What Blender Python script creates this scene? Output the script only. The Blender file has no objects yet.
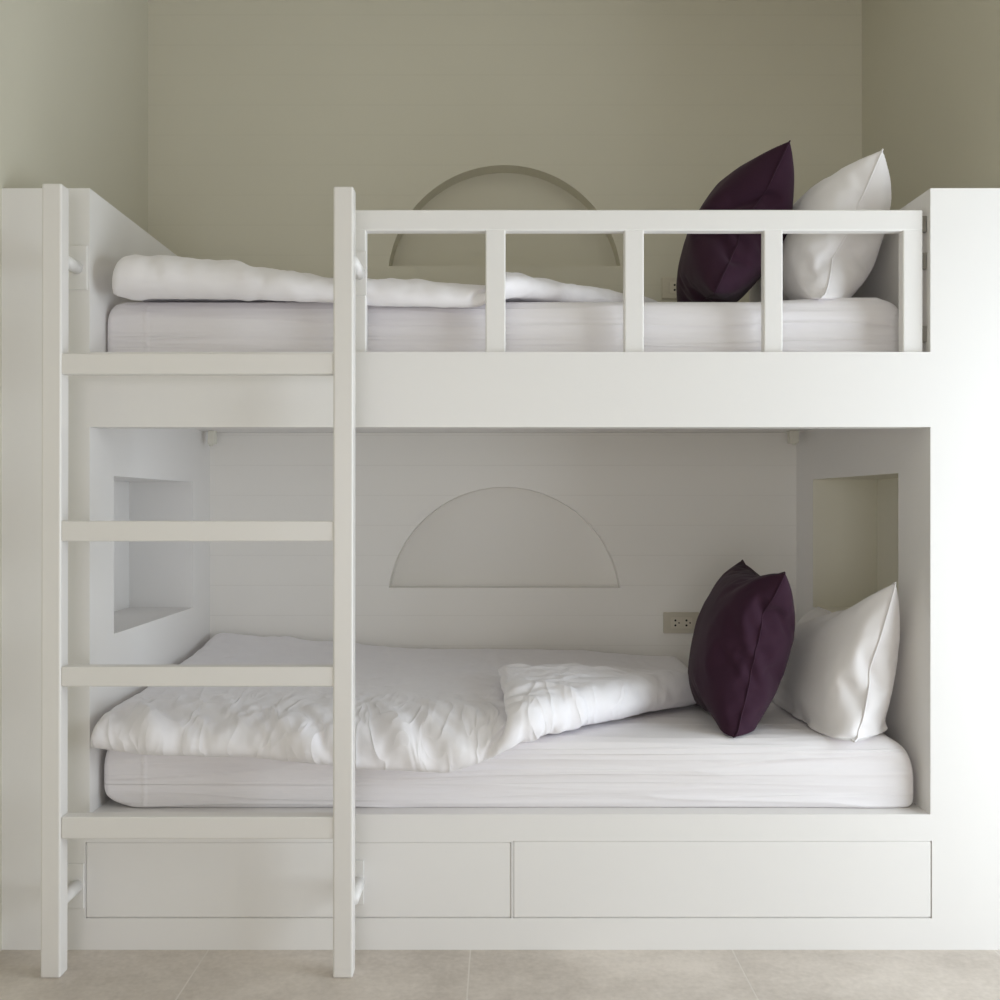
import bpy, bmesh, math, random
import numpy as np
from mathutils import Vector, Matrix, noise
C = bpy.context.scene.collection
random.seed(7)
CAMZ = 1.084
FY = 2.41          # plane of the bed front
BY = 3.41          # back wall

# ------------------------------------------------------------------ materials
def new_mat(name, col, rough=0.5, spec=0.5):
    m = bpy.data.materials.new(name); m.use_nodes = True
    b = m.node_tree.nodes['Principled BSDF']
    b.inputs['Base Color'].default_value = (*col, 1)
    b.inputs['Roughness'].default_value = rough
    b.inputs['Specular IOR Level'].default_value = spec
    return m, m.node_tree.nodes, m.node_tree.links, b

def mottled(name, c1, c2, scale, rough=0.5, spec=0.4, bump=0.02, bscale=60, coat=0.0):
    m, N, L, b = new_mat(name, c1, rough, spec)
    tc = N.new('ShaderNodeTexCoord')
    n1 = N.new('ShaderNodeTexNoise'); n1.inputs['Scale'].default_value = scale; n1.inputs['Detail'].default_value = 5
    mx = N.new('ShaderNodeMix'); mx.data_type = 'RGBA'
    mx.inputs[6].default_value = (*c1, 1); mx.inputs[7].default_value = (*c2, 1)
    L.new(tc.outputs['Object'], n1.inputs['Vector']); L.new(n1.outputs['Fac'], mx.inputs[0]); L.new(mx.outputs[2], b.inputs['Base Color'])
    n2 = N.new('ShaderNodeTexNoise'); n2.inputs['Scale'].default_value = bscale; n2.inputs['Detail'].default_value = 3
    bp = N.new('ShaderNodeBump'); bp.inputs['Strength'].default_value = bump; bp.inputs['Distance'].default_value = 0.01
    L.new(tc.outputs['Object'], n2.inputs['Vector']); L.new(n2.outputs['Fac'], bp.inputs['Height']); L.new(bp.outputs['Normal'], b.inputs['Normal'])
    b.inputs['Coat Weight'].default_value = coat
    return m

def board_mat(name, c1, c2, pitch, off, strength, groove=0.72, low=None, zlow=0):
    """painted wall of horizontal boards: thin grooves every pitch metres of height"""
    m, N, L, b = new_mat(name, c1, 0.6, 0.3)
    g = N.new('ShaderNodeNewGeometry'); s = N.new('ShaderNodeSeparateXYZ'); L.new(g.outputs['Position'], s.inputs[0])
    def mth(op, a, bv=None, clamp=False):
        n = N.new('ShaderNodeMath'); n.operation = op; n.use_clamp = clamp
        for i, v in enumerate((a, bv)):
            if v is None: continue
            if isinstance(v, (int, float)): n.inputs[i].default_value = v
            else: L.new(v, n.inputs[i])
        return n.outputs[0]
    z = mth('ADD', s.outputs['Z'], off)
    w = mth('PINGPONG', z, pitch / 2)
    grv = mth('DIVIDE', w, 0.0022, True)                   # 0 in the groove, 1 on the board
    ns = N.new('ShaderNodeTexNoise'); ns.inputs['Scale'].default_value = 3.0; ns.inputs['Detail'].default_value = 4
    L.new(g.outputs['Position'], ns.inputs['Vector'])
    mx = N.new('ShaderNodeMix'); mx.data_type = 'RGBA'; mx.inputs[6].default_value = (*c1, 1); mx.inputs[7].default_value = (*c2, 1)
    L.new(ns.outputs['Fac'], mx.inputs[0])
    fade = N.new('ShaderNodeTexNoise'); fade.inputs['Scale'].default_value = 1.7; L.new(g.outputs['Position'], fade.inputs['Vector'])
    flat = mth('LESS_THAN', s.outputs['Y'], BY + .004)
    inv = mth('MULTIPLY', mth('SUBTRACT', 1.0, grv), flat); grv = mth('SUBTRACT', 1.0, inv); dk = mth('MULTIPLY', inv, mth('MULTIPLY', fade.outputs['Fac'], 1.0 - groove))
    base = mx.outputs[2]
    if low:      # paler base colour in the alcove of the lower berth
        mz = N.new('ShaderNodeMix'); mz.data_type = 'RGBA'; mz.inputs[7].default_value = (*low, 1)
        L.new(mth('LESS_THAN', s.outputs['Z'], zlow), mz.inputs[0]); L.new(base, mz.inputs[6]); base = mz.outputs[2]
    mx2 = N.new('ShaderNodeMix'); mx2.data_type = 'RGBA'; mx2.inputs[7].default_value = (c1[0]*.35, c1[1]*.33, c1[2]*.3, 1)
    L.new(dk, mx2.inputs[0]); L.new(base, mx2.inputs[6]); L.new(mx2.outputs[2], b.inputs['Base Color'])
    bp = N.new('ShaderNodeBump'); bp.inputs['Strength'].default_value = strength; bp.inputs['Distance'].default_value = 0.001
    n2 = N.new('ShaderNodeTexNoise'); n2.inputs['Scale'].default_value = 45; L.new(g.outputs['Position'], n2.inputs['Vector'])
    h = mth('ADD', grv, mth('MULTIPLY', n2.outputs['Fac'], 0.25))
    L.new(h, bp.inputs['Height']); L.new(bp.outputs['Normal'], b.inputs['Normal'])
    return m

def fabric_mat(name, col, rough=0.85, sheen=0.2, stretch=(1, 1, 1), wr=0.0, wscale=4.0, weave=900, wdist=0.01, col2=None, creases=False):
    m, N, L, b = new_mat(name, col, rough, 0.2)
    b.inputs['Sheen Weight'].default_value = sheen; b.inputs['Sheen Roughness'].default_value = 0.5
    tc = N.new('ShaderNodeTexCoord'); mp = N.new('ShaderNodeMapping'); mp.inputs['Scale'].default_value = stretch
    L.new(tc.outputs['Object'], mp.inputs['Vector'])
    n1 = N.new('ShaderNodeTexNoise'); n1.inputs['Scale'].default_value = wscale; n1.inputs['Detail'].default_value = 3; n1.inputs['Distortion'].default_value = 0.4
    L.new(mp.outputs[0], n1.inputs['Vector'])
    b1 = N.new('ShaderNodeBump'); b1.inputs['Strength'].default_value = wr; b1.inputs['Distance'].default_value = wdist
    if creases:   # sharp little creases running up from the front hem
        def mth(op, a, bv=None, clamp=False):
            n = N.new('ShaderNodeMath'); n.operation = op; n.use_clamp = clamp
            for i, v in enumerate((a, bv)):
                if v is None: continue
                if isinstance(v, (int, float)): n.inputs[i].default_value = v
                else: L.new(v, n.inputs[i])
            return n.outputs[0]
        m2 = N.new('ShaderNodeMapping'); m2.inputs['Rotation'].default_value = (0, 0, creases[1]); m2.inputs['Scale'].default_value = creases[2]; L.new(tc.outputs['Object'], m2.inputs['Vector'])
        nr = N.new('ShaderNodeTexNoise'); nr.inputs['Scale'].default_value = 1.0; nr.inputs['Detail'].default_value = 1.5; nr.inputs['Distortion'].default_value = 0.9
        L.new(m2.outputs[0], nr.inputs['Vector'])
        rd = mth('POWER', mth('SUBTRACT', 1.0, mth('MULTIPLY', mth('ABSOLUTE', mth('SUBTRACT', nr.outputs['Fac'], 0.5)), 5.0), True), 2.0)
        sp = N.new('ShaderNodeSeparateXYZ'); L.new(tc.outputs['Object'], sp.inputs[0])
        bandm = N.new('ShaderNodeMapRange'); bandm.interpolation_type = 'SMOOTHSTEP'; L.new(sp.outputs['Y'], bandm.inputs[0])
        bandm.inputs[1].default_value = creases[3][0]; bandm.inputs[2].default_value = creases[3][1]; bandm.inputs[3].default_value = 0.0; bandm.inputs[4].default_value = 1.0
        hh = mth('ADD', mth('MULTIPLY', n1.outputs['Fac'], 0.6), mth('MULTIPLY', mth('MULTIPLY', rd, bandm.outputs[0]), creases[0]))
        L.new(hh, b1.inputs['Height']); b1.inputs['Strength'].default_value = 0.8
    else:
        L.new(n1.outputs['Fac'], b1.inputs['Height'])
    n2 = N.new('ShaderNodeTexNoise'); n2.inputs['Scale'].default_value = weave; L.new(tc.outputs['Object'], n2.inputs['Vector'])
    b2 = N.new('ShaderNodeBump'); b2.inputs['Strength'].default_value = 0.12; b2.inputs['Distance'].default_value = 0.001
    L.new(n2.outputs['Fac'], b2.inputs['Height']); L.new(b1.outputs['Normal'], b2.inputs['Normal']); L.new(b2.outputs['Normal'], b.inputs['Normal'])
    if col2:
        mx = N.new('ShaderNodeMix'); mx.data_type = 'RGBA'; mx.inputs[6].default_value = (*col, 1); mx.inputs[7].default_value = (*col2, 1)
        n3 = N.new('ShaderNodeTexNoise'); n3.inputs['Scale'].default_value = 350; L.new(tc.outputs['Object'], n3.inputs['Vector'])
        L.new(n3.outputs['Fac'], mx.inputs[0]); L.new(mx.outputs[2], b.inputs['Base Color'])
    return m

WALL1, WALL2 = (0.625, 0.60, 0.505), (0.60, 0.575, 0.48)
M = {}
M['wall_board'] = board_mat('painted boards', WALL1, WALL2, 0.1035, 0.021, 0.12, 0.80, (0.83, 0.81, 0.775), CAMZ + .30)
M['wall'] = mottled('wall paint', WALL1, WALL2, 2.0, 0.65, 0.3, 0.03, 40)
M['ceiling'] = mottled('ceiling paint', (0.72, 0.70, 0.64), (0.70, 0.68, 0.62), 2.0, 0.8, 0.2)
M['bed'] = mottled('white satin paint', (0.80, 0.785, 0.772), (0.78, 0.765, 0.752), 1.6, 0.38, 0.45, 0.03, 30)
M['drawer'] = mottled('white satin drawer paint', (0.80, 0.785, 0.772), (0.785, 0.77, 0.757), 1.6, 0.36, 0.45, 0.02, 30)
M['ladder'] = mottled('white gloss enamel', (0.755, 0.732, 0.71), (0.735, 0.712, 0.69), 3, 0.32, 0.5, 0.04, 25)
M['niche'] = mottled('niche paint with bounce tint', (0.80, 0.775, 0.68), (0.78, 0.755, 0.66), 2.0, 0.6, 0.3)  # right niche only: warm bounce light tinted into the paint colour
M['gap'] = new_mat('dark gap', (0.12, 0.115, 0.10), 0.9)[0]
M['plastic'] = new_mat('cream plastic', (0.56, 0.52, 0.43), 0.4)[0]
M['plastic_in'] = new_mat('cream plastic insert', (0.62, 0.575, 0.48), 0.35)[0]
M['hole'] = new_mat('socket hole', (0.015, 0.012, 0.01), 0.8)[0]
M['box'] = new_mat('off white plastic', (0.72, 0.70, 0.62), 0.5)[0]
M['steel'] = new_mat('hinge metal', (0.35, 0.34, 0.32), 0.4)[0]
M['steel'].node_tree.nodes['Principled BSDF'].inputs['Metallic'].default_value = 1
M['sheet'] = fabric_mat('white cotton sheet', (0.80, 0.775, 0.795), 0.8, 0.15, (0.35, 1.2, 6.0), 0.35, 5.0, wdist=0.012, creases=(0.2, 0.0, (0.7, 7.0, 22.0), (9, 8)))
M['duvet'] = fabric_mat('white cotton duvet cover', (0.83, 0.81, 0.835), 0.8, 0.2, (1, 1, 1), 0.2, 9.0, wdist=0.01, creases=(0.36, .5, (15, 5.5, 5.5), (2.85, 2.48)))
M['duvet_plain'] = fabric_mat('smooth white cotton duvet cover', (0.83, 0.81, 0.835), 0.8, 0.2, (1, 1, 1), 0.3, 8.0, wdist=0.01)
M['pillow'] = fabric_mat('white cotton pillowcase', (0.81, 0.79, 0.80), 0.7, 0.2, (1, 1, 1), 0.10, 9.0, wdist=0.01)
M['purple'] = fabric_mat('aubergine cushion fabric', (0.028, 0.0085, 0.020), 0.85, 0.06, (1, 1, 1), 0.06, 8.0, weave=500, col2=(0.036, 0.011, 0.027))

def floor_mat():
    m, N, L, b = new_mat('large grey beige tiles', (0.4, 0.37, 0.33), 0.38, 0.5)
    g = N.new('ShaderNodeNewGeometry'); s = N.new('ShaderNodeSeparateXYZ'); L.new(g.outputs['Position'], s.inputs[0])
    def mth(op, a, bv=None, clamp=False):
        n = N.new('ShaderNodeMath'); n.operation = op; n.use_clamp = clamp
        for i, v in enumerate((a, bv)):
            if v is None: continue
            if isinstance(v, (int, float)): n.inputs[i].default_value = v
            else: L.new(v, n.inputs[i])
        return n.outputs[0]
    P = 0.638
    gx = mth('PINGPONG', mth('ADD', s.outputs['X'], 0.072), P / 2)
    gy = mth('PINGPONG', mth('ADD', s.outputs['Y'], 0.014), P / 2)
    joint = mth('DIVIDE', mth('SUBTRACT', mth('MINIMUM', gx, gy), 0.0012), 0.0012, True)
    n1 = N.new('ShaderNodeTexNoise'); n1.inputs['Scale'].default_value = 2.4; n1.inputs['Detail'].default_value = 8; n1.inputs['Roughness'].default_value = 0.65
    n2 = N.new('ShaderNodeTexNoise'); n2.inputs['Scale'].default_value = 70; n2.inputs['Detail'].default_value = 4
    L.new(g.outputs['Position'], n1.inputs['Vector']); L.new(g.outputs['Position'], n2.inputs['Vector'])
    f = mth('ADD', mth('MULTIPLY', n1.outputs['Fac'], 0.8), mth('MULTIPLY', n2.outputs['Fac'], 0.2))
    cr = N.new('ShaderNodeValToRGB'); cr.color_ramp.elements[0].position = 0.38; cr.color_ramp.elements[1].position = 0.62
    cr.color_ramp.elements[0].color = (0.47, 0.415, 0.365, 1); cr.color_ramp.elements[1].color = (0.70, 0.635, 0.575, 1)
    L.new(f, cr.inputs[0])
    mx = N.new('ShaderNodeMix'); mx.data_type = 'RGBA'; mx.inputs[6].default_value = (0.64, 0.59, 0.54, 1)
    L.new(joint, mx.inputs[0]); L.new(cr.outputs[0], mx.inputs[7]); L.new(mx.outputs[2], b.inputs['Base Color'])
    bp = N.new('ShaderNodeBump'); bp.inputs['Strength'].default_value = 0.3; bp.inputs['Distance'].default_value = 0.001
    L.new(mth('ADD', joint, mth('MULTIPLY', n2.outputs['Fac'], 0.15)), bp.inputs['Height']); L.new(bp.outputs['Normal'], b.inputs['Normal'])
    return m
M['floor'] = floor_mat()

# ------------------------------------------------------------------ helpers
def link(name, me, mat, parent=None, smooth=False):
    o = bpy.data.objects.new(name, me); C.objects.link(o)
    if mat is not None:
        me.materials.clear(); me.materials.append(mat)
    if smooth:
        for p in me.polygons: p.use_smooth = True
    if parent is not None:
        o.parent = parent; o.matrix_parent_inverse = Matrix.Translation(-Vector(parent.location)) if parent.type == 'EMPTY' else Matrix()
        if parent.type == 'EMPTY':
            # keep world coordinates of the mesh: shift the data instead of using a parent inverse
            o.matrix_parent_inverse = Matrix(); me.transform(Matrix.Translation(-Vector(parent.location)))
    return o

def empty(name, loc):
    o = bpy.data.objects.new(name, None); o.location = loc; o.empty_display_size = 0.1; C.objects.link(o); return o

def tag(o, label, cat, group=None):
    o['label'] = label; o['category'] = cat
    if group: o['group'] = group
    return o

def hexa(bm, x0, x1, y0, y1, z0, z1, taper=None):
    """box; taper(v) may move the corners"""
    vs = []
    for z in (z0, z1):
        for x, y in ((x0, y0), (x1, y0), (x1, y1), (x0, y1)):
            p = Vector((x, y, z))
            if taper: p = taper(p)
            vs.append(bm.verts.new(p))
    for f in ((3, 2, 1, 0), (4, 5, 6, 7), (0, 1, 5, 4), (1, 2, 6, 5), (2, 3, 7, 6), (3, 0, 4, 7)):
        bm.faces.new([vs[i] for i in f])

def box_mesh(x0, x1, y0, y1, z0, z1, bev=0.0, seg=2, taper=None):
    bm = bmesh.new(); hexa(bm, x0, x1, y0, y1, z0, z1, taper)
    if bev: bmesh.ops.bevel(bm, geom=bm.edges[:], offset=bev, segments=seg, profile=0.5, affect='EDGES')
    me = bpy.data.meshes.new('m'); bm.to_mesh(me); bm.free(); return me

def mesh_of(bm):
    bmesh.ops.recalc_face_normals(bm, faces=bm.faces[:])
    me = bpy.data.meshes.new('m'); bm.to_mesh(me); bm.free(); return me

def boolean(base, cutters):
    """base minus every cutter, all given as meshes; returns a new mesh"""
    bo = bpy.data.objects.new('tmp_base', base); C.objects.link(bo)
    tmp = []
    for c in cutters:
        co = bpy.data.objects.new('tmp_cut', c); C.objects.link(co); tmp.append(co)
        md = bo.modifiers.new('b', 'BOOLEAN'); md.operation = 'DIFFERENCE'; md.solver = 'EXACT'; md.object = co
    dg = bpy.context.evaluated_depsgraph_get(); dg.update()
    me = bpy.data.meshes.new_from_object(bo.evaluated_get(dg))
    for o in tmp + [bo]: bpy.data.objects.remove(o)
    return me

def bevel_sharp(me, off, seg=2, ang=30):
    bm = bmesh.new(); bm.from_mesh(me)
    bmesh.ops.dissolve_limit(bm, angle_limit=0.001, verts=bm.verts[:], edges=bm.edges[:])
    es = [e for e in bm.edges if len(e.link_faces) == 2 and e.calc_face_angle() > math.radians(ang)]
    bmesh.ops.bevel(bm, geom=es, offset=off, segments=seg, profile=0.5, affect='EDGES', clamp_overlap=True)
    out = bpy.data.meshes.new('m'); bm.to_mesh(out); bm.free(); return out

def cut(me, co, no, side):
    """keep the part of a mesh on one side of a plane, cap the cut"""
    bm = bmesh.new(); bm.from_mesh(me)
    r = bmesh.ops.bisect_plane(bm, geom=bm.verts[:] + bm.edges[:] + bm.faces[:], plane_co=co, plane_no=no,
                               clear_outer=(side < 0), clear_inner=(side > 0))
    ce = [g for g in r['geom_cut'] if isinstance(g, bmesh.types.BMEdge)]
    try: bmesh.ops.holes_fill(bm, edges=ce, sides=0)
    except Exception: pass
    out = bpy.data.meshes.new('m'); bm.to_mesh(out); bm.free(); return out

def half_disc(cx, z0, zc, R, y0, y1, n=48):
    bm = bmesh.new(); pts = []
    a0 = math.asin((z0 - zc) / R)
    for i in range(n + 1):
        a = a0 + (math.pi - 2 * a0) * i / n
        pts.append((cx + R * math.cos(a), zc + R * math.sin(a)))
    f = [bm.verts.new((x, y0, z)) for x, z in pts]; b = [bm.verts.new((x, y1, z)) for x, z in pts]
    k = len(pts)
    bm.faces.new(f); bm.faces.new(b[::-1])
    for i in range(k): bm.faces.new((f[i], b[i], b[(i + 1) % k], f[(i + 1) % k]))
    return mesh_of(bm)

# ------------------------------------------------------------------ the room
XL, XR = -1.214, 1.248        # side walls
XW = 2.4                       # the room is wider in front of the bed
H = 2.95; YB = -2.4          # ceiling, wall behind the camera
def struct(name, me, mat):
    o = link(name, me, mat); o['kind'] = 'structure'; return o
struct('floor', box_mesh(XL - .15, XW + .15, YB - .15, BY + .25, -0.12, 0), M['floor'])
struct('ceiling', box_mesh(XL - .15, XW + .15, YB - .15, BY + .25, H, H + .12), M['ceiling'])
ncx = 0.0155
bw = boolean(box_mesh(XL - .15, XR + .15, BY, BY + .25, 0, H),
             [half_disc(ncx, CAMZ + .824, CAMZ + .824 - .056, .404, BY - .05, BY + .08),
              half_disc(ncx, CAMZ - .286, CAMZ - .286 - .056, .404, BY - .05, BY + .08)])
struct('wall_back', bw, M['wall_board'])
struct('wall_left', box_mesh(XL - .15, XL, YB, BY, 0, H), M['wall'])
WY0, WY1, WZ0, WZ1 = 0.45, 2.20, 0.0, 2.05
struct('wall_right', box_mesh(XR, XW + .15, FY + .002, BY, 0, H), M['wall'])       # solid corner beside the bed
wr = boolean(box_mesh(XW, XW + .15, YB, FY + .002, 0, H), [box_mesh(XW - .1, XW + .3, WY0, WY1, -.05, WZ1)])
struct('wall_doorway', wr, M['wall'])
FX0, FX1, FZ0, FZ1 = -1.15, 0.60, 0.0, 2.1
wf = boolean(box_mesh(XL - .15, XW + .15, YB - .15, YB, 0, H), [box_mesh(FX0, FX1, YB - .3, YB + .1, -.05, FZ1)])
M['front'] = mottled('warm brown wall', (0.30, 0.23, 0.17), (0.26, 0.20, 0.15), 2.0)
struct('wall_front', wf, M['front'])
# frames of the open doorway (right) and of an unseen opening added for fill light (behind the camera)
def opening_frame(name, pts):
    bm = bmesh.new()
    for a in pts: hexa(bm, *a)
    struct(name, mesh_of(bm), M['bed'])
t = .03
opening_frame('door_1', [(XW + .03, XW + .12, WY0, WY0 + t, 0, WZ1), (XW + .03, XW + .12, WY1 - t, WY1, 0, WZ1),
                         (XW + .03, XW + .12, WY0 + t, WY1 - t, WZ1 - t, WZ1)])
opening_frame('fill_opening_1', [(FX0, FX0 + t, YB - .12, YB - .03, FZ0, FZ1), (FX1 - t, FX1, YB - .12, YB - .03, FZ0, FZ1),
                           (FX0 + t, FX1 - t, YB - .12, YB - .03, FZ1 - t, FZ1), (-.29, -.29 + t, YB - .12, YB - .03, FZ0, FZ1 - t)])

# ------------------------------------------------------------------ the built-in bunk bed
bed = tag(empty('bunk_bed', (0.0, FY, 0.0)), 'white built-in bunk bed with two berths, side panels, guard rail and two drawers below', 'bunk bed')
TOPZ = CAMZ + .772
XA = -1.0
def xin(y): return 1.049 + (1.022 - 1.049) * (y - FY) / (BY - FY)     # inner face of the right end panel
def tp(p):                                                            # x > 0 corners follow the slanted panel
    return Vector((xin(p.y), p.y, p.z)) if p.x > 0.5 else p
ZL = CAMZ - .754     # lower ledge
ZB0, ZB1 = CAMZ + .190, CAMZ + .373   # beam
ZC = CAMZ + .248     # ceiling of the lower berth
ZU = CAMZ + .345     # deck of the upper berth
fr = box_mesh(XL, XR, FY, BY, 0, TOPZ)
cuts = [box_mesh(XA, 1, FY - .1, BY + .1, ZL, ZB0, taper=tp),                       # lower berth
        box_mesh(XA, 1, FY + .055, BY + .1, ZB0 - .02, ZC, taper=tp),
        box_mesh(XA, 1, FY - .1, BY + .1, ZB1, TOPZ + .2, taper=tp),                # upper berth
        box_mesh(XA, 1, FY + .075, BY + .1, ZU, ZB1 + .02, taper=tp)]
# niches in the end panels (lower berth) - kept off the outer side
def tl(p): return Vector((-0.99 if p.x > -1.1 else p.x, p.y, p.z))
cuts.append(box_mesh(-1.208, -.95, 2.562, 3.222, CAMZ - .334, CAMZ + .075))
cuts.append(box_mesh(.95, 1.237, 2.592, 3.243, CAMZ - .334, CAMZ + .0836))
# drawer recesses
DR = [(-1.0105, .0275, CAMZ - 1.0075, CAMZ - .822), (.0315, 1.0525, CAMZ - 1.0075, CAMZ - .819)]
fx = [box_mesh(a, b, FY - .05, FY + .35, c, d) for a, b, c, d in DR]
frame = boolean(fr, cuts + fx)
frame = bevel_sharp(frame, 0.003, 2)
e = 0.006
n = Vector((1, (1.049 - 1.022), 0)).normalized()
PL = (Vector((XA + e, FY, 0)), Vector((1, 0, 0)))
PR = (Vector((1.049 - e, FY, 0)), n)
left = cut(frame, *PL, -1); mid = cut(cut(frame, *PL, 1), *PR, -1); right = cut(frame, *PR, 1)
PH = (Vector((0, 0, .95)), Vector((0, 0, 1)))
low = cut(mid, *PH, -1); up = cut(mid, *PH, 1)
def flatnorm(me):
    for p in me.polygons: p.use_smooth = False
for nm, me in (('end_panel', left), ('end_panel', right), ('bed_base', low), ('upper_bed_deck', up)):
    flatnorm(me); po = link(nm, me, M['bed'], bed)
    if nm == 'end_panel':
        me.materials.append(M['niche'])
        for p in me.polygons:
            c = p.center
            if 1.045 < c.x < 1.2375 and .10 < c.y < .86 and CAMZ - .336 < c.z < CAMZ + .086: p.material_index = 1
for (a, b, c, d) in DR:
    g = .0002
    link('drawer', box_mesh(a + g, b - g, FY + .0012, FY + .34, c + g, d - g, .0045, 2), M['drawer'], bed)

# guard rail: bar, posts, hinges
GY0, GY1 = FY + .012, FY + .042
gs = (GY0) and 989.0 / GY0
def gx(px): return (px - 500) / gs
def gz(py): return CAMZ + (505 - py) / gs
rail = link('guard_rail', box_mesh(gx(345.5), gx(923), GY0, GY1, gz(230.8), gz(209.5), .004, 3), M['bed'], bed)
def sub(name, me, mat, parent, smooth=False):
    """child mesh of a mesh part; data kept in bed coordinates"""
    root = parent.parent if parent.parent else parent
    o = bpy.data.objects.new(name, me); C.objects.link(o); me.materials.clear(); me.materials.append(mat)
    me.transform(Matrix.Translation(-Vector(root.location)))
    o.parent = parent
    if smooth:
        for p in me.polygons: p.use_smooth = True
    return o
for a, b in ((345.5, 366), (485.5, 505.5), (624.5, 644), (764, 783), (903, 923)):
    sub('post', box_mesh(gx(a), gx(b), GY0 + .0006, GY1 - .0006, ZB1 - .001, gz(229.5), .0035, 3), M['bed'], rail)
for zz in (.42, .60, .69):
    sub('hinge', box_mesh(gx(923) - .001, xin(GY0) - .0005, GY0 + .006, GY0 + .016, CAMZ + zz - .02, CAMZ + zz + .02, .001, 1), M['steel'], rail)

# ------------------------------------------------------------------ ladder
LD = 2.264; ls = 989.0 / LD
def lx(px): return (px - 500) / ls
def lz(py): return CAMZ + (505 - py) / ls
lad = tag(empty('ladder', (lx(197), LD, 0)), 'white wooden ladder with four rungs fixed in front of the bunk bed', 'ladder')
def rail_mesh(px_top, px_bot, w, top):
    def t_(p):
        k = (p.z) / top
        return Vector((p.x + lx(px_bot) * (1 - k) + lx(px_top) * k, p.y, p.z))
    return box_mesh(0, w, LD, LD + .042, 0, top, .0045, 3, taper=t_)
RW = 20.0 / ls
link('side_rail', rail_mesh(41.5, 40.0, RW, lz(183)), M['ladder'], lad)
link('side_rail', rail_mesh(333.2, 332.6, RW, lz(186)), M['ladder'], lad)
for y0, y1 in ((353, 374), (521, 541.5), (667, 687), (817.5, 839.5)):
    link('rung', box_mesh(lx(60.3), lx(333.6), LD + .003, LD + .039, lz(y1), lz(y0), .0032, 3), M['ladder'], lad)
for cx, cz, wl, wr in ((76.5, 268, 13, 11.3), (76.5, 885.5, 14.5, 8), (354, 272.5, 11, 12), (353, 882, 11, 11)):
    X = (cx - 500) / 410.4; Z = CAMZ + (505 - cz) / 410.4
    yy = FY if cx < 100 or cz > 500 else GY0
    b_ = link('bracket_plate', box_mesh(X - wl / 410.4, X + wr / 410.4, yy - .005, yy, Z - .054, Z + .054, .0015, 2), M['bed'], lad)
    rx = (lx(51) if cx < 100 else lx(343.5)) 
    rx += .014 if cx > 100 else -.002
    bm = bmesh.new()
    bmesh.ops.create_cone(bm, cap_ends=True, segments=20, radius1=.0155, radius2=.0155, depth=yy - .005 - (LD + .040), matrix=Matrix.Translation((rx, (yy - .005 + LD + .040) / 2, Z)) @ Matrix.Rotation(math.pi / 2, 4, 'X'))
    link('bracket_arm', mesh_of(bm), M['bed'], lad, True)

# ------------------------------------------------------------------ wall sockets and corner fittings
bs = 989.0 / BY
def bx(px): return (px - 500) / bs
def bz(py): return CAMZ + (505 - py) / bs
def socket(x0, y0, x1, y1, label):
    cxm = (bx(x0) + bx(x1)) / 2; czm = (bz(y0) + bz(y1)) / 2
    s = tag(empty('wall_socket', (cxm, BY, czm)), label, 'power socket')
    w = abs(bx(x1) - bx(x0)) / 2; h = abs(bz(y0) - bz(y1)) / 2
    link('face_plate', box_mesh(cxm - w, cxm + w, BY - .010, BY, czm - h, czm + h, .003, 3), M['plastic'], s)
    k = w * .60; kh = h * .53
    link('outlet_insert', box_mesh(cxm - k, cxm + k, BY - .012, BY - .006, czm - kh, czm + kh, .001, 2), M['plastic_in'], s)
    for gx_ in (-.0215, .0165):
        for dx, dz, r in ((0, .0085, .0037), (0, -.0085, .0037), (.0125, 0, .0027)):
            bm = bmesh.new()
            bmesh.ops.create_cone(bm, cap_ends=True, segments=16, radius1=r, radius2=r, depth=.002, matrix=Matrix.Translation((cxm + gx_ + dx, BY - .0122, czm + dz)) @ Matrix.Rotation(math.pi / 2, 4, 'X'))
            link('pin_hole', mesh_of(bm), M['hole'], s)
socket(661.5, 277.5, 699, 299, 'cream double wall socket beside the upper purple cushion')
socket(663, 612, 699, 633, 'cream double wall socket beside the lower purple cushion')
def fitting(x0, y0, x1, y1, side, label):
    k = 989.0 / 3.298
    X0, X1, Z0 = (x0 - 500) / k, (x1 - 500) / k, CAMZ + (505 - y1) / k
    c = ((X0 + X1) / 2, 3.314, ZC)
    s = tag(empty('corner_fitting', c), label, 'fitting')
    link('housing', box_mesh(X0, X1, 3.298, 3.33, Z0, ZC, .002, 2), M['box'], s)
    bm = bmesh.new()
    bmesh.ops.create_cone(bm, cap_ends=True, segments=16, radius1=.006, radius2=.008, depth=.007, matrix=Matrix.Translation((c[0] + side * .004, 3.314, Z0 - .003)))
    link('nub', mesh_of(bm), M['box'], s, True)
fitting(207.5, 434, 214.5, 444, -1, 'small white fitting in the left ceiling corner of the lower berth')
fitting(790, 432, 799, 443, 1, 'small white fitting in the right ceiling corner of the lower berth')

# ------------------------------------------------------------------ bedding
def grid_faces(nx, ny, inter=True):
    """faces of a two-layer sheet sewn at the rim, vertex order as built"""
    A=[];B=[];k=0
    for j in range(ny+1):
        ra=[];rb=[]
        for i in range(nx+1):
            a=k;k+=1;ra.append(a)
            if i in(0,nx) or j in(0,ny): rb.append(a)
            elif inter: rb.append(k);k+=1
            else: rb.append(-1)
        A.append(ra);B.append(rb)
    if not inter:
        for r in B:
            for i in range(nx+1):
                if r[i]<0: r[i]=k;k+=1
    F=[]
    for j in range(ny):
        for i in range(nx):
            F.append((A[j][i],A[j][i+1],A[j+1][i+1],A[j+1][i])); F.append((B[j][i],B[j+1][i],B[j+1][i+1],B[j][i+1]))
    return F,k
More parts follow.
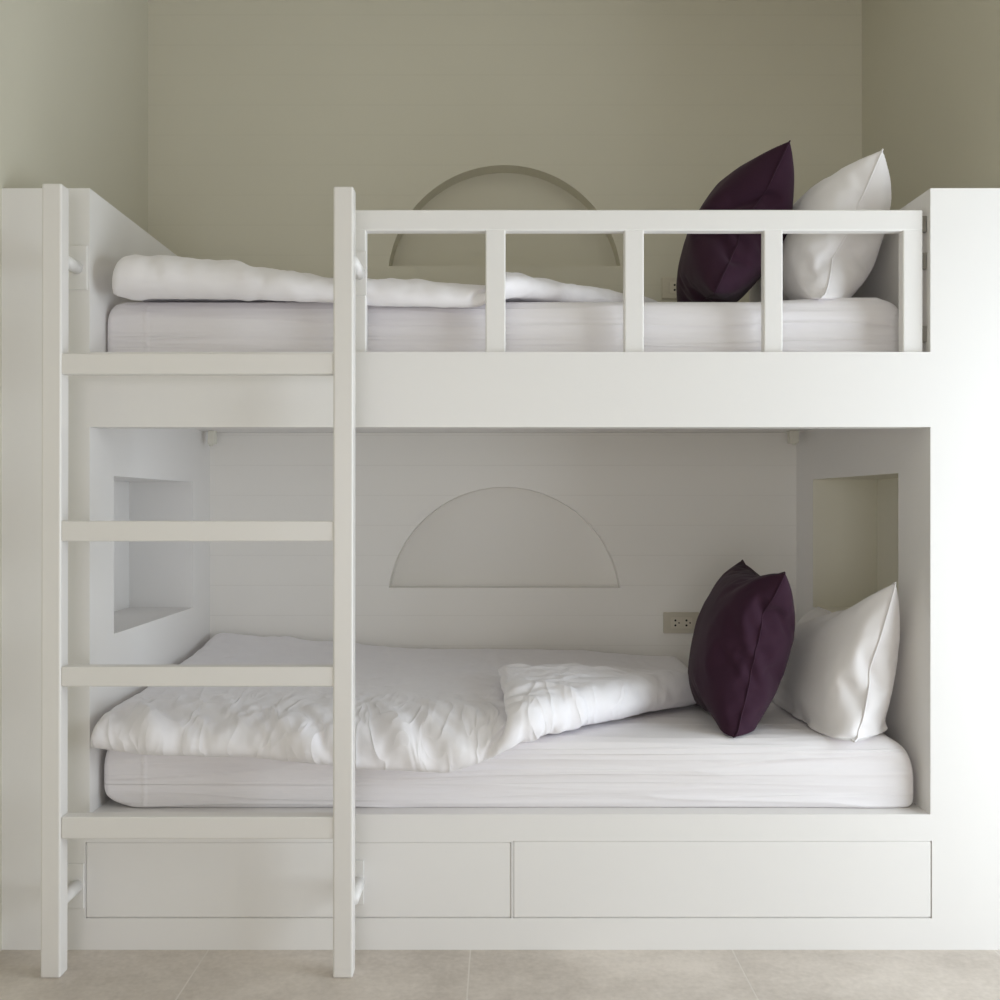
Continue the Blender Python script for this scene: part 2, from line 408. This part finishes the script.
# ------------------------------------------------------------------ settling the soft things with Blender's own cloth solver
def plane_box(x0, x1, y0, y1, z0, z1, bev=0):
    """solid that the cloth rests on while it settles; removed afterwards"""
    bm = bmesh.new(); bmesh.ops.create_cube(bm, size=1, matrix=Matrix.Translation(((x0+x1)/2, (y0+y1)/2, (z0+z1)/2)) @ Matrix.Diagonal((x1-x0, y1-y0, z1-z0, 1)))
    if bev: bmesh.ops.bevel(bm, geom=bm.edges[:], offset=bev, segments=5, affect='EDGES', profile=.5)
    me = bpy.data.meshes.new('c'); bm.to_mesh(me); bm.free(); o = bpy.data.objects.new('c', me); C.objects.link(o)
    o.modifiers.new('k', 'COLLISION'); o.collision.thickness_outer = .006; o.collision.cloth_friction = 12; o.collision.damping = .6
    return o
def coords(me):
    co = np.empty(len(me.vertices)*3, np.float32); me.vertices.foreach_get('co', co); return co.reshape(-1, 3).astype(float)
def run_cloth(o, md, frames):
    scn = bpy.context.scene; scn.frame_start = 1; scn.frame_end = frames
    md.point_cache.frame_start = 1; md.point_cache.frame_end = frames
    for f in range(1, frames+1): scn.frame_set(f)
    out = bpy.data.meshes.new_from_object(o.evaluated_get(bpy.context.evaluated_depsgraph_get()))
    r = coords(out); bpy.data.objects.remove(o); bpy.data.meshes.remove(out); scn.frame_set(1)
    return r
def sim_pillow(w, h, n, m, press, frames, seed, bend):
    """two sewn layers blown up like a filled pillow"""
    bm = bmesh.new(); A = []
    for j in range(m+1):
        r = []
        for i in range(n+1):
            x = (i/n-.5)*w; y = (j/m-.5)*h; edge = i in (0, n) or j in (0, m)
            r.append(bm.verts.new((x, y, 0 if edge else .004+.004*noise.noise(Vector((x*14+seed*3.1, y*14, 5))))))
        A.append(r)
    B = [[A[j][i] if (i in (0, n) or j in (0, m)) else bm.verts.new((A[j][i].co.x, A[j][i].co.y, -.004+.004*noise.noise(Vector((A[j][i].co.x*14+seed, A[j][i].co.y*14, 9))))) for i in range(n+1)] for j in range(m+1)]
    for j in range(m):
        for i in range(n):
            bm.faces.new((A[j][i], A[j][i+1], A[j+1][i+1], A[j+1][i]))
            bm.faces.new((B[j][i], B[j+1][i], B[j+1][i+1], B[j][i+1]))
    me = bpy.data.meshes.new('p'); bm.to_mesh(me); bm.free()
    o = bpy.data.objects.new('p', me); C.objects.link(o)
    md = o.modifiers.new('c', 'CLOTH'); s = md.settings
    s.quality = 6; s.mass = .25/((n+1)*(m+1)*2)*10; s.tension_stiffness = 25; s.compression_stiffness = 25; s.shear_stiffness = 10; s.bending_stiffness = bend
    s.tension_damping = 8; s.compression_damping = 8; s.shear_damping = 8; s.air_damping = 4
    s.use_pressure = True; s.uniform_pressure_force = press; s.shrink_min = 0
    s.effector_weights.gravity = 0; md.collision_settings.use_collision = False
    return run_cloth(o, md, frames)
def lerp_tab(t, x):
    if x <= t[0][0]: return t[0][1]
    for (a, b), (c, d) in zip(t[:-1], t[1:]):
        if x <= c: return b+(d-b)*(x-a)/(c-a)
    return t[-1][1]
def sm(a, b, x):
    k = max(0, min(1, (x-a)/(b-a))); return k*k*(3-2*k)
def sim_duvet(cfg, solids, frames):
    """a filled duvet laid over the mattress edge with its front right corner folded back, then settled"""
    x0, x1, y0, y1 = cfg['rect']; nx, ny = cfg['n']; zm = cfg['zm']; P0 = Vector(cfg['P0']); an = math.radians(cfg['ang'])
    d = Vector((math.cos(an), math.sin(an))); n = Vector((d.y, -d.x)); r = cfg['r']; L = math.pi*r; kf, sh = cfg['kf'], cfg['sh']; tf = cfg['tf']
    T = cfg['T']; yb = cfg['yb']
    def drape(x, y, zo):
        if y >= yb: return Vector((x, y, zm+zo))
        t = (yb-y)/(yb-y0); hz = lerp_tab(cfg['hem'], x); yh = lerp_tab(cfg['yh'], x)
        a = Vector((yb, zm)); c = Vector((yh, zm+.01)); e = Vector((yh, hz))
        dr = sm(cfg['fade'][1], cfg['fade'][0], x)
        q = lambda t: (a*(1-t)**2+c*2*t*(1-t)+e*t*t)
        p = q(t); tg = (q(min(1, t+.02))-q(max(0, t-.02))).normalized(); nm = Vector((tg.y, -tg.x))
        if nm.y < 0 and nm.x > 0: nm = -nm
        w = Vector((y, zm+zo)).lerp(p+nm*zo, dr)
        return Vector((x, w.x, w.y))
    def place(x, y, hs):
        q = Vector((x, y))-P0; s = q.dot(n); base = P0+d*q.dot(d)
        if s <= 0:
            t_ = T(x, y); return drape(x, y, max(t_/2+hs*t_/2, .004))
        t0 = T(base.x, base.y)
        if s < L:
            a = s/L*math.pi; off = hs*(t0+(tf-t0)*a/math.pi)/2
            nn = math.sin(a)*(r-off)
            zmid = (t0/2+(t0+tf/2))/2-((t0+tf/2)-t0/2)/2*math.cos(a)
            p = base+n*nn; return drape(p.x, p.y, max(zmid+off*math.cos(a), .004))
        u = s-L; p = base-n*u*kf-d*u*sh
        return drape(p.x, p.y, T(p.x, p.y)+tf/2-hs*tf/2)
    bm = bmesh.new(); sd = cfg['seed']; edge = cfg['edge']; W, Hh = x1-x0, y1-y0; wt = []; pins = []; PK = cfg['pin']
    A = []; B = []
    for j in range(ny+1):
        ra = []; rb = []
        for i in range(nx+1):
            x = x0+W*i/nx; y = y0+Hh*j/ny; e = i in (0, nx) or j in (0, ny)
            dd = min(x-x0, x1-x, y-y0, y1-y); k = min(1, dd/edge); k = math.sqrt(max(0, 1-(1-k)**2))
            h = 0 if e else k*(1+.10*noise.noise(Vector((x*9+sd, y*9, 3)))+.04*noise.noise(Vector((x*30+sd, y*30, 5))))
            band = sm(.34, .05, y-y0)
            if not e:
                q_ = abs(noise.noise(Vector((x*15+y*9+sd, y*3.5, 11))))*2-.35+.5*noise.noise(Vector((x*34-y*12, y*9, sd)))
                h *= 1+cfg['pk']*band*q_*k
            ww = 0 if e else band
            sf = (Vector((x, y))-P0).dot(n)
            if not e: ww = max(ww, .8*sm(-.02, .05, sf))
            rim = e and sf < .02
            pr = PK['rim'] if rim else (PK['flap'] if sf > 0 else PK['top']*(1-band)+PK['topf']*band)
            pb = PK['rim'] if rim else (PK['flap'] if sf > .05 else PK['bot'])
            a = bm.verts.new(place(x, y, h)); ra.append(a); wt.append(ww); pins.append(pr)
            if e: rb.append(a)
            else: rb.append(bm.verts.new(place(x, y, -h))); wt.append(ww); pins.append(pb)
        A.append(ra); B.append(rb)
    for j in range(ny):
        for i in range(nx):
            bm.faces.new((A[j][i], A[j][i+1], A[j+1][i+1], A[j+1][i])); bm.faces.new((B[j][i], B[j+1][i], B[j+1][i+1], B[j][i+1]))
    me = bpy.data.meshes.new('d'); bm.to_mesh(me); bm.free()
    o = bpy.data.objects.new('d', me); C.objects.link(o)
    g = o.vertex_groups.new(name='w'); g2 = o.vertex_groups.new(name='pin')
    for i, w in enumerate(wt): g.add([i], w, 'REPLACE')
    for i, w in enumerate(pins): g2.add([i], w, 'REPLACE')
    md = o.modifiers.new('c', 'CLOTH'); s = md.settings
    s.vertex_group_mass = 'pin'; s.pin_stiffness = 1
    s.quality = 8; s.mass = .15; s.tension_stiffness = 20; s.compression_stiffness = 20; s.shear_stiffness = 6; s.bending_stiffness = cfg['bend']
    s.tension_damping = 10; s.compression_damping = 10; s.shear_damping = 10; s.bending_damping = 1; s.air_damping = 3
    s.vertex_group_shrink = 'w'; s.shrink_min = -cfg['grow'][0]; s.shrink_max = -cfg['grow'][1]
    s.use_pressure = True; s.uniform_pressure_force = .3
    s.use_internal_springs = True; s.internal_spring_max_length = .16; s.internal_spring_max_diversion = math.radians(25); s.internal_spring_normal_check = True
    s.internal_tension_stiffness = 10; s.internal_compression_stiffness = 3; s.internal_tension_stiffness_max = 10; s.internal_compression_stiffness_max = 3
    s.effector_weights.gravity = .8
    c = md.collision_settings; c.use_collision = True; c.distance_min = .005; c.collision_quality = 4; c.use_self_collision = True; c.self_distance_min = .005; c.self_friction = 8
    so_ = [plane_box(*a) for a in solids]
    out = run_cloth(o, md, frames)
    for x in so_: bpy.data.objects.remove(x)
    return out
def thick_low(x, y):
    left = lerp_tab([(2.4, .075), (2.68, .082), (2.94, .105), (3.1, .118), (3.38, .148)], y)
    ctr = lerp_tab([(2.4, .055), (2.7, .070), (3.0, .080), (3.38, .092)], y)
    k = sm(-1.0, -.2, x); t = left*(1-k)+ctr*k
    return t*(1-.25*sm(.1, .6, x))*(1+.05*noise.noise(Vector((x*3, y*3, 1))))
def thick_up(x, y):
    a = lerp_tab([(-1.0, .118), (-.85, .116), (-.7, .102), (-.58, .085), (-.42, .064), (-.25, .060), (-.05, .046), (.1, .036), (.6, .03)], x)
    return a*(.86+.14*sm(2.45, 2.8, y))*(1+.05*noise.noise(Vector((x*3, y*3, 7))))
LOW = sim_duvet(dict(rect=(-.990, .62, 2.335, 3.40), n=(120, 80), zm=.499, P0=(.0, 2.40), ang=39.5, r=.03, kf=.99, sh=.488, tf=.045, T=thick_low, yb=2.60, yh=[(0, 2.412)],
    hem=[(-1, .492), (-.85, .474), (-.6, .468), (-.35, .442), (-.13, .430), (0, .468)], fade=(.0, .25), seed=3, grow=(.014, .15), bend=.02, pk=.6, edge=.055,
    pin=dict(rim=.9, flap=.12, top=.2, topf=.04, bot=.6)),
    [(-.985, 1.035, 2.474, 3.40, .30, .494, .035), (-1.2, -1.0, 2.2, 3.45, .2, 1.2), (-1.2, 1.2, 3.41, 3.5, .2, 1.2)], 18)
UP = sim_duvet(dict(rect=(-.955, .50, 2.40, 3.36), n=(120, 80), zm=1.602, P0=(-.03, 2.47), ang=38, r=.03, kf=.80, sh=.22, tf=.032, T=thick_up, yb=2.62, yh=[(-1, 2.476), (-.6, 2.476), (-.4, 2.468)],
    hem=[(-1, 1.590), (-.75, 1.590), (-.6, 1.588), (-.42, 1.58), (-.3, 1.572), (-.05, 1.565), (.1, 1.57)], fade=(-.05, .15), seed=9, grow=(.008, .05), bend=.06, pk=.15, edge=.032,
    pin=dict(rim=.9, flap=.12, top=.2, topf=.06, bot=.6)),
    [(-.99, 1.0, 2.50, 3.40, 1.43, 1.600, .035), (-1.2, -1.0, 2.2, 3.45, 1.2, 2.2), (-1.2, 1.2, 3.41, 3.5, 1.2, 2.2)], 12)
PA = sim_pillow(.48, .48, 40, 40, 5.5, 40, 1, .5)
PB_ = sim_pillow(.48, .48, 40, 40, 5, 40, 5, .5)
WA = sim_pillow(.64, .45, 50, 36, 4.5, 40, 3, .3)
WB = sim_pillow(.64, .47, 50, 36, 4.5, 40, 8, .3)
def mattress(name, x0, x1, y0, y1, z0, z1, seed, label, ends, topf=None):
    """rounded mattress with long stretch folds along its sides"""
    nx, na = 420, 64
    prof=[]  # cross section y,z: front bottom -> front top -> back
    R=.045; n=4.0
    bm=bmesh.new(); rings=[]
    cy=(y0+y1)/2; cz=(z0+z1)/2; hy=(y1-y0)/2; hz=(z1-z0)/2
    # path around the section as rounded rectangle
    def rr(hy,hz,R):
        P=[]
        R=min(R,hy*.98,hz*.98)
        segs=[((-hy+R,-hz),(hy-R,-hz)),((hy,-hz+R),(hy,hz-R)),((hy-R,hz),(-hy+R,hz)),((-hy,hz-R),(-hy,-hz+R))]
        Rb=min(R,.014)
        segs=[((-hy+Rb,-hz),(hy-Rb,-hz)),((hy,-hz+Rb),(hy,hz-R)),((hy-R,hz),(-hy+R,hz)),((-hy,hz-R),(-hy,-hz+Rb))]
        cs=[(hy-Rb,-hz+Rb,-90),(hy-R,hz-R,0),(-hy+R,hz-R,90),(-hy+Rb,-hz+Rb,180)]
        cnt=[8,6,44,44]
        for s,(a,b) in enumerate(segs):
            for k in range(cnt[s]): 
                u=k/cnt[s]; P.append((a[0]+(b[0]-a[0])*u,a[1]+(b[1]-a[1])*u))
            cx_,cz_,a0=cs[s]
            for k in range(8):
                t_=math.radians(a0+90*k/8); r_=Rb if s in(0,3) else R; P.append((cx_+r_*math.cos(t_),cz_+r_*math.sin(t_)))
        return P
    def ell(d,E,H): return 0 if d>=E else H*(1-math.sqrt(max(0,1-(1-d/E)**2)))
    us=[]
    for i in range(nx+1):
        t_=i/nx; us.append(t_+.5*(0 if 0 else -math.sin(2*math.pi*t_)/(2*math.pi)*1.2))
    for i in range(nx+1):
        u=us[i]; x=x0+(x1-x0)*u
        dl=x-x0; dr=x1-x; d=min(dl,dr)
        ty=ell(d,.02,.02); tt=max(ell(dl,ends[0],ends[0]*.75),ell(dr,ends[1],ends[1]*.8)); tb=max(ell(dl,ends[2],ends[2]*.45),ell(dr,ends[3],ends[3]*.6))
        hz_=(z1-z0-tt-tb)/2; cz_=z0+tb+hz_
        ring=[]
        for (py,pz) in rr(hy-ty,hz_,R):
            y=cy+py; z=cz_+pz
            fr=max(0,min(1,(-py-(hy-ty-.05))/.05)); lim=min(1,d/.06)
            zz=z+x*.012*math.sin(x*2+seed)
            f=noise.noise(V3(x*1.1+seed,zz*24,seed*1.7))+.5*noise.noise(V3(x*2.2+seed*2,zz*55,4.2))
            rg=1-abs(noise.noise(V3(x*.8+seed*5,zz*19+.6*noise.noise(V3(x*1.5,seed,0)),7.7)))*2
            rg=max(0,rg-.62)/.38
            dy=-(.0045*f+.0045*rg*rg)*fr*lim
            if abs(x-(x0+.105))<.006: dy-=.0012*fr*lim
            tz=0
            if pz>hz_-.03 and hz_>.05:
                tp_=max(0,min(1,(pz-(hz_-.03))/.03))*lim
                r2=1-abs(noise.noise(V3(x*.9+seed,y*13+.5*x,3.3)))*2; r2=max(0,r2-.6)/.4
                tz=(.002*noise.noise(V3(x*1.1,y*20+seed,2.1))+.002*r2*r2)*tp_+(topf(x,y)*tp_ if topf else 0)
            ring.append(bm.verts.new((x,y+dy,z+tz)))
        rings.append(ring)
    m=len(rings[0])
    for a,b in zip(rings[:-1],rings[1:]):
        for k in range(m): bm.faces.new((a[k],a[(k+1)%m],b[(k+1)%m],b[k]))
    bm.faces.new(rings[0][::-1]); bm.faces.new(rings[-1])
    o=link(name, mesh_of(bm), M['sheet'], None, True)
    tag(o,label,'mattress'); return o
V3=lambda a,b,c: Vector((a,b,c))
mattress('mattress',-.989,1.033,2.456,3.40,ZL-.0005,ZL+.171,3,'white sheeted mattress on the lower berth with a wide duvet on it', (.05,.085,.11,.03))
mattress('mattress',-.9985,1.025,2.50,3.40,ZU-.0005,CAMZ+.521,11,'white sheeted mattress on the upper berth behind the guard rail', (.045,.045,.02,.02), lambda x,y:0.012*max(0,min(1,(x-.65)/.2))*max(0,min(1,(1.0-x)/.06+.4)))
def sheet_obj(src,nx,ny,inter,mat,name,label,cat,xf=None):
    F,k=grid_faces(nx,ny,inter); co=src+np.array((0,0,CAMZ-1.08-(.001 if src is UP else 0)))
    if xf: co=np.array([xf(c) for c in co])
    me=bpy.data.meshes.new('m'); me.from_pydata(co.tolist(),[],F); me.update()
    o=link(name,me,mat,None,True); s=o.modifiers.new('s','SUBSURF'); s.levels=s.render_levels=1
    return tag(o,label,cat)
dv=sheet_obj(LOW,120,80,True,M['duvet'],'duvet','thick white duvet spread over the lower mattress, front corner folded back','duvet')
sheet_obj(UP,120,80,True,M['duvet_plain'],'duvet','white duvet on the upper mattress behind the ladder and guard rail','duvet')
def stand(bottom, top, ztop, xmax, flip=1, fat=1.0, drop=0.0, soft=.04, tall=1.0, bend=.0, depth_lean=0.0):
    """pose a flat cushion: its width runs away from the viewer, its height leans from bottom to top"""
    b=Vector(bottom); t_=Vector(top); up=(t_-b); Hh=up.length; up.normalize()
    nrm=Vector((0,1,0)).cross(up).normalized()      # towards the left of the picture
    if nrm.x>0: nrm=-nrm
    def f(c):
        c=(c[0],c[1]*tall,c[2]); k=(c[1]/Hh)+.5
        p=b+up*(c[1]+Hh/2)+Vector((0,1,0))*(flip*c[0])+nrm*(c[2]*fat+bend*(1-(2*k-1)**2))+Vector((0,depth_lean*k,-drop*k*flip*c[0]))
        z=p.z
        if z<ztop+soft:
            e=ztop+soft-z; z=ztop+soft-soft*(1-math.exp(-e/soft)); p=p+nrm*(c[2]*.25*min(1,e/soft))
        x=p.x; w=xmax(p.y)-.004
        if x>w-.02: 
            e=x-(w-.02); x=w-.02+.02*(1-math.exp(-e/.02))
        return (x,p.y,z)
    return f
ZM=ZL+.173; ZN=CAMZ+.521
def seam(o, nx, ny, mat, r):
    """thin sewn edge running round a cushion, a part of it"""
    A=[];k=0; me=o.data
    idx=lambda j,i: j*(nx+1)+i
    loop=[idx(0,i) for i in range(nx)]+[idx(j,nx) for j in range(ny)]+[idx(ny,i) for i in range(nx,0,-1)]+[idx(j,0) for j in range(ny,0,-1)]
    P=[me.vertices[i].co.copy() for i in loop]; n=len(P)
    P=[(P[i-1]+P[i]*2+P[(i+1)%n])/4 for i in range(n)]
    bm=bmesh.new(); R_=[]
    for i in range(n):
        t_=(P[(i+1)%n]-P[i-1]).normalized(); u=t_.orthogonal().normalized()
        u=(Vector((1,0,0))-t_*t_.x).normalized(); v=t_.cross(u)
        R_.append([bm.verts.new(P[i]+(u*math.cos(a)+v*math.sin(a))*r) for a in [math.pi*k/3 for k in range(6)]])
    for i in range(n):
        a,b=R_[i],R_[(i+1)%n]
        for k in range(6): bm.faces.new((a[k],a[(k+1)%6],b[(k+1)%6],b[k]))
    link('seam', mesh_of(bm), mat, o, True)
def cushion_(src,mat,name,label,cat,xf,r,other=None):
    nx,ny=(40,40) if (src is PA or src is PB_) else (50,36)
    o=sheet_obj(src,nx,ny,False,mat,name,label,cat,xf)
    if other: push_out(o,other)
    seam(o,nx,ny,mat,r); return o
def push_out(o, other, gap=.003):
    """move points of o that lie inside other onto its surface, so the two soft things only touch"""
    from mathutils.bvhtree import BVHTree
    me=other.data; t=BVHTree.FromPolygons([v.co for v in me.vertices],[tuple(p.vertices) for p in me.polygons])
    for v in o.data.vertices:
        hit=t.find_nearest(v.co,.2)
        if hit[0] is None: continue
        n=hit[1]
        if (v.co-hit[0]).dot(n)<0:
            k=sum(1 for d in (Vector((1,0,0)),Vector((0,0,1)),Vector((0,1,.1))) if t.ray_cast(v.co,d)[0] is not None)
            if k==3: v.co=hit[0]+n*gap
    o.data.update()
PC=stand((.575,2.69,ZM-.075),(.742,2.735,ZM+.462),ZM,xin,fat=1.12,soft=.015,tall=1.06)
PD=stand((.520,2.77,ZN-.055),(.785,2.77,ZN+.487),ZN,xin,fat=1.15,soft=.015,tall=1.03)
p1=cushion_(PA,M['purple'],'cushion','dark purple square cushion leaning on the white pillow of the lower berth','cushion',PC,.0019)
p2=cushion_(PB_,M['purple'],'cushion','dark purple square cushion on the upper berth, rising above the guard rail','cushion',PD,.0019)
w1=cushion_(WA,M['pillow'],'pillow','white pillow leaning against the right panel of the lower berth','pillow',stand((.880,2.73,ZM-.075),(.983,2.765,ZM+.296),ZM,xin,fat=1.10,drop=.19,soft=.015,tall=1.05),.0023,p1)
w2=cushion_(WB,M['pillow'],'pillow','white pillow leaning at the right end of the upper berth','pillow',stand((.812,2.80,ZN-.035),(.975,2.80,ZN+.385),ZN,xin,fat=1.17,soft=.02),.0023,p2)
push_out(dv,p1)


# ------------------------------------------------------------------ light, camera, render look
def area(name, loc, rot, sx, sy, power, col):
    l = bpy.data.lights.new(name, 'AREA'); l.shape = 'RECTANGLE'; l.size = sx; l.size_y = sy; l.energy = power; l.color = col
    o = bpy.data.objects.new(name, l); o.location = loc; o.rotation_euler = rot; C.objects.link(o); return o
area('daylight_door', (XW + .13, (WY0 + WY1) / 2, .97), (0, math.radians(90 + 3), 0), 1.90, WY1 - WY0 - .06, 60, (0.845, 0.93, 1.0))
area('fill_light_rear', ((FX0 + FX1) / 2, YB - .3, .9), (math.radians(90), 0, 0), FX1 - FX0 - .1, 1.7, 29, (1.0, 0.965, 0.94))  # fill light added behind the camera to lift the right side of the alcove
w = bpy.data.worlds.new('sky'); bpy.context.scene.world = w; w.use_nodes = True
w.node_tree.nodes['Background'].inputs[0].default_value = (0.85, 0.93, 1.0, 1); w.node_tree.nodes['Background'].inputs[1].default_value = 0.8

cam = bpy.data.cameras.new('camera'); co = bpy.data.objects.new('camera', cam); C.objects.link(co)
co.location = (0, 0, CAMZ); co.rotation_euler = (math.radians(90), 0, 0)
cam.sensor_width = 36; cam.lens = 36 * .989; cam.shift_y = 0.005; cam.clip_start = .05
sc = bpy.context.scene; sc.camera = co
vs = sc.view_settings; vs.view_transform = 'Standard'; vs.look = 'None'; vs.exposure = 0.08; vs.gamma = 1.0; vs.use_curve_mapping = False
sc.cycles.max_bounces = 12; sc.cycles.diffuse_bounces = 8
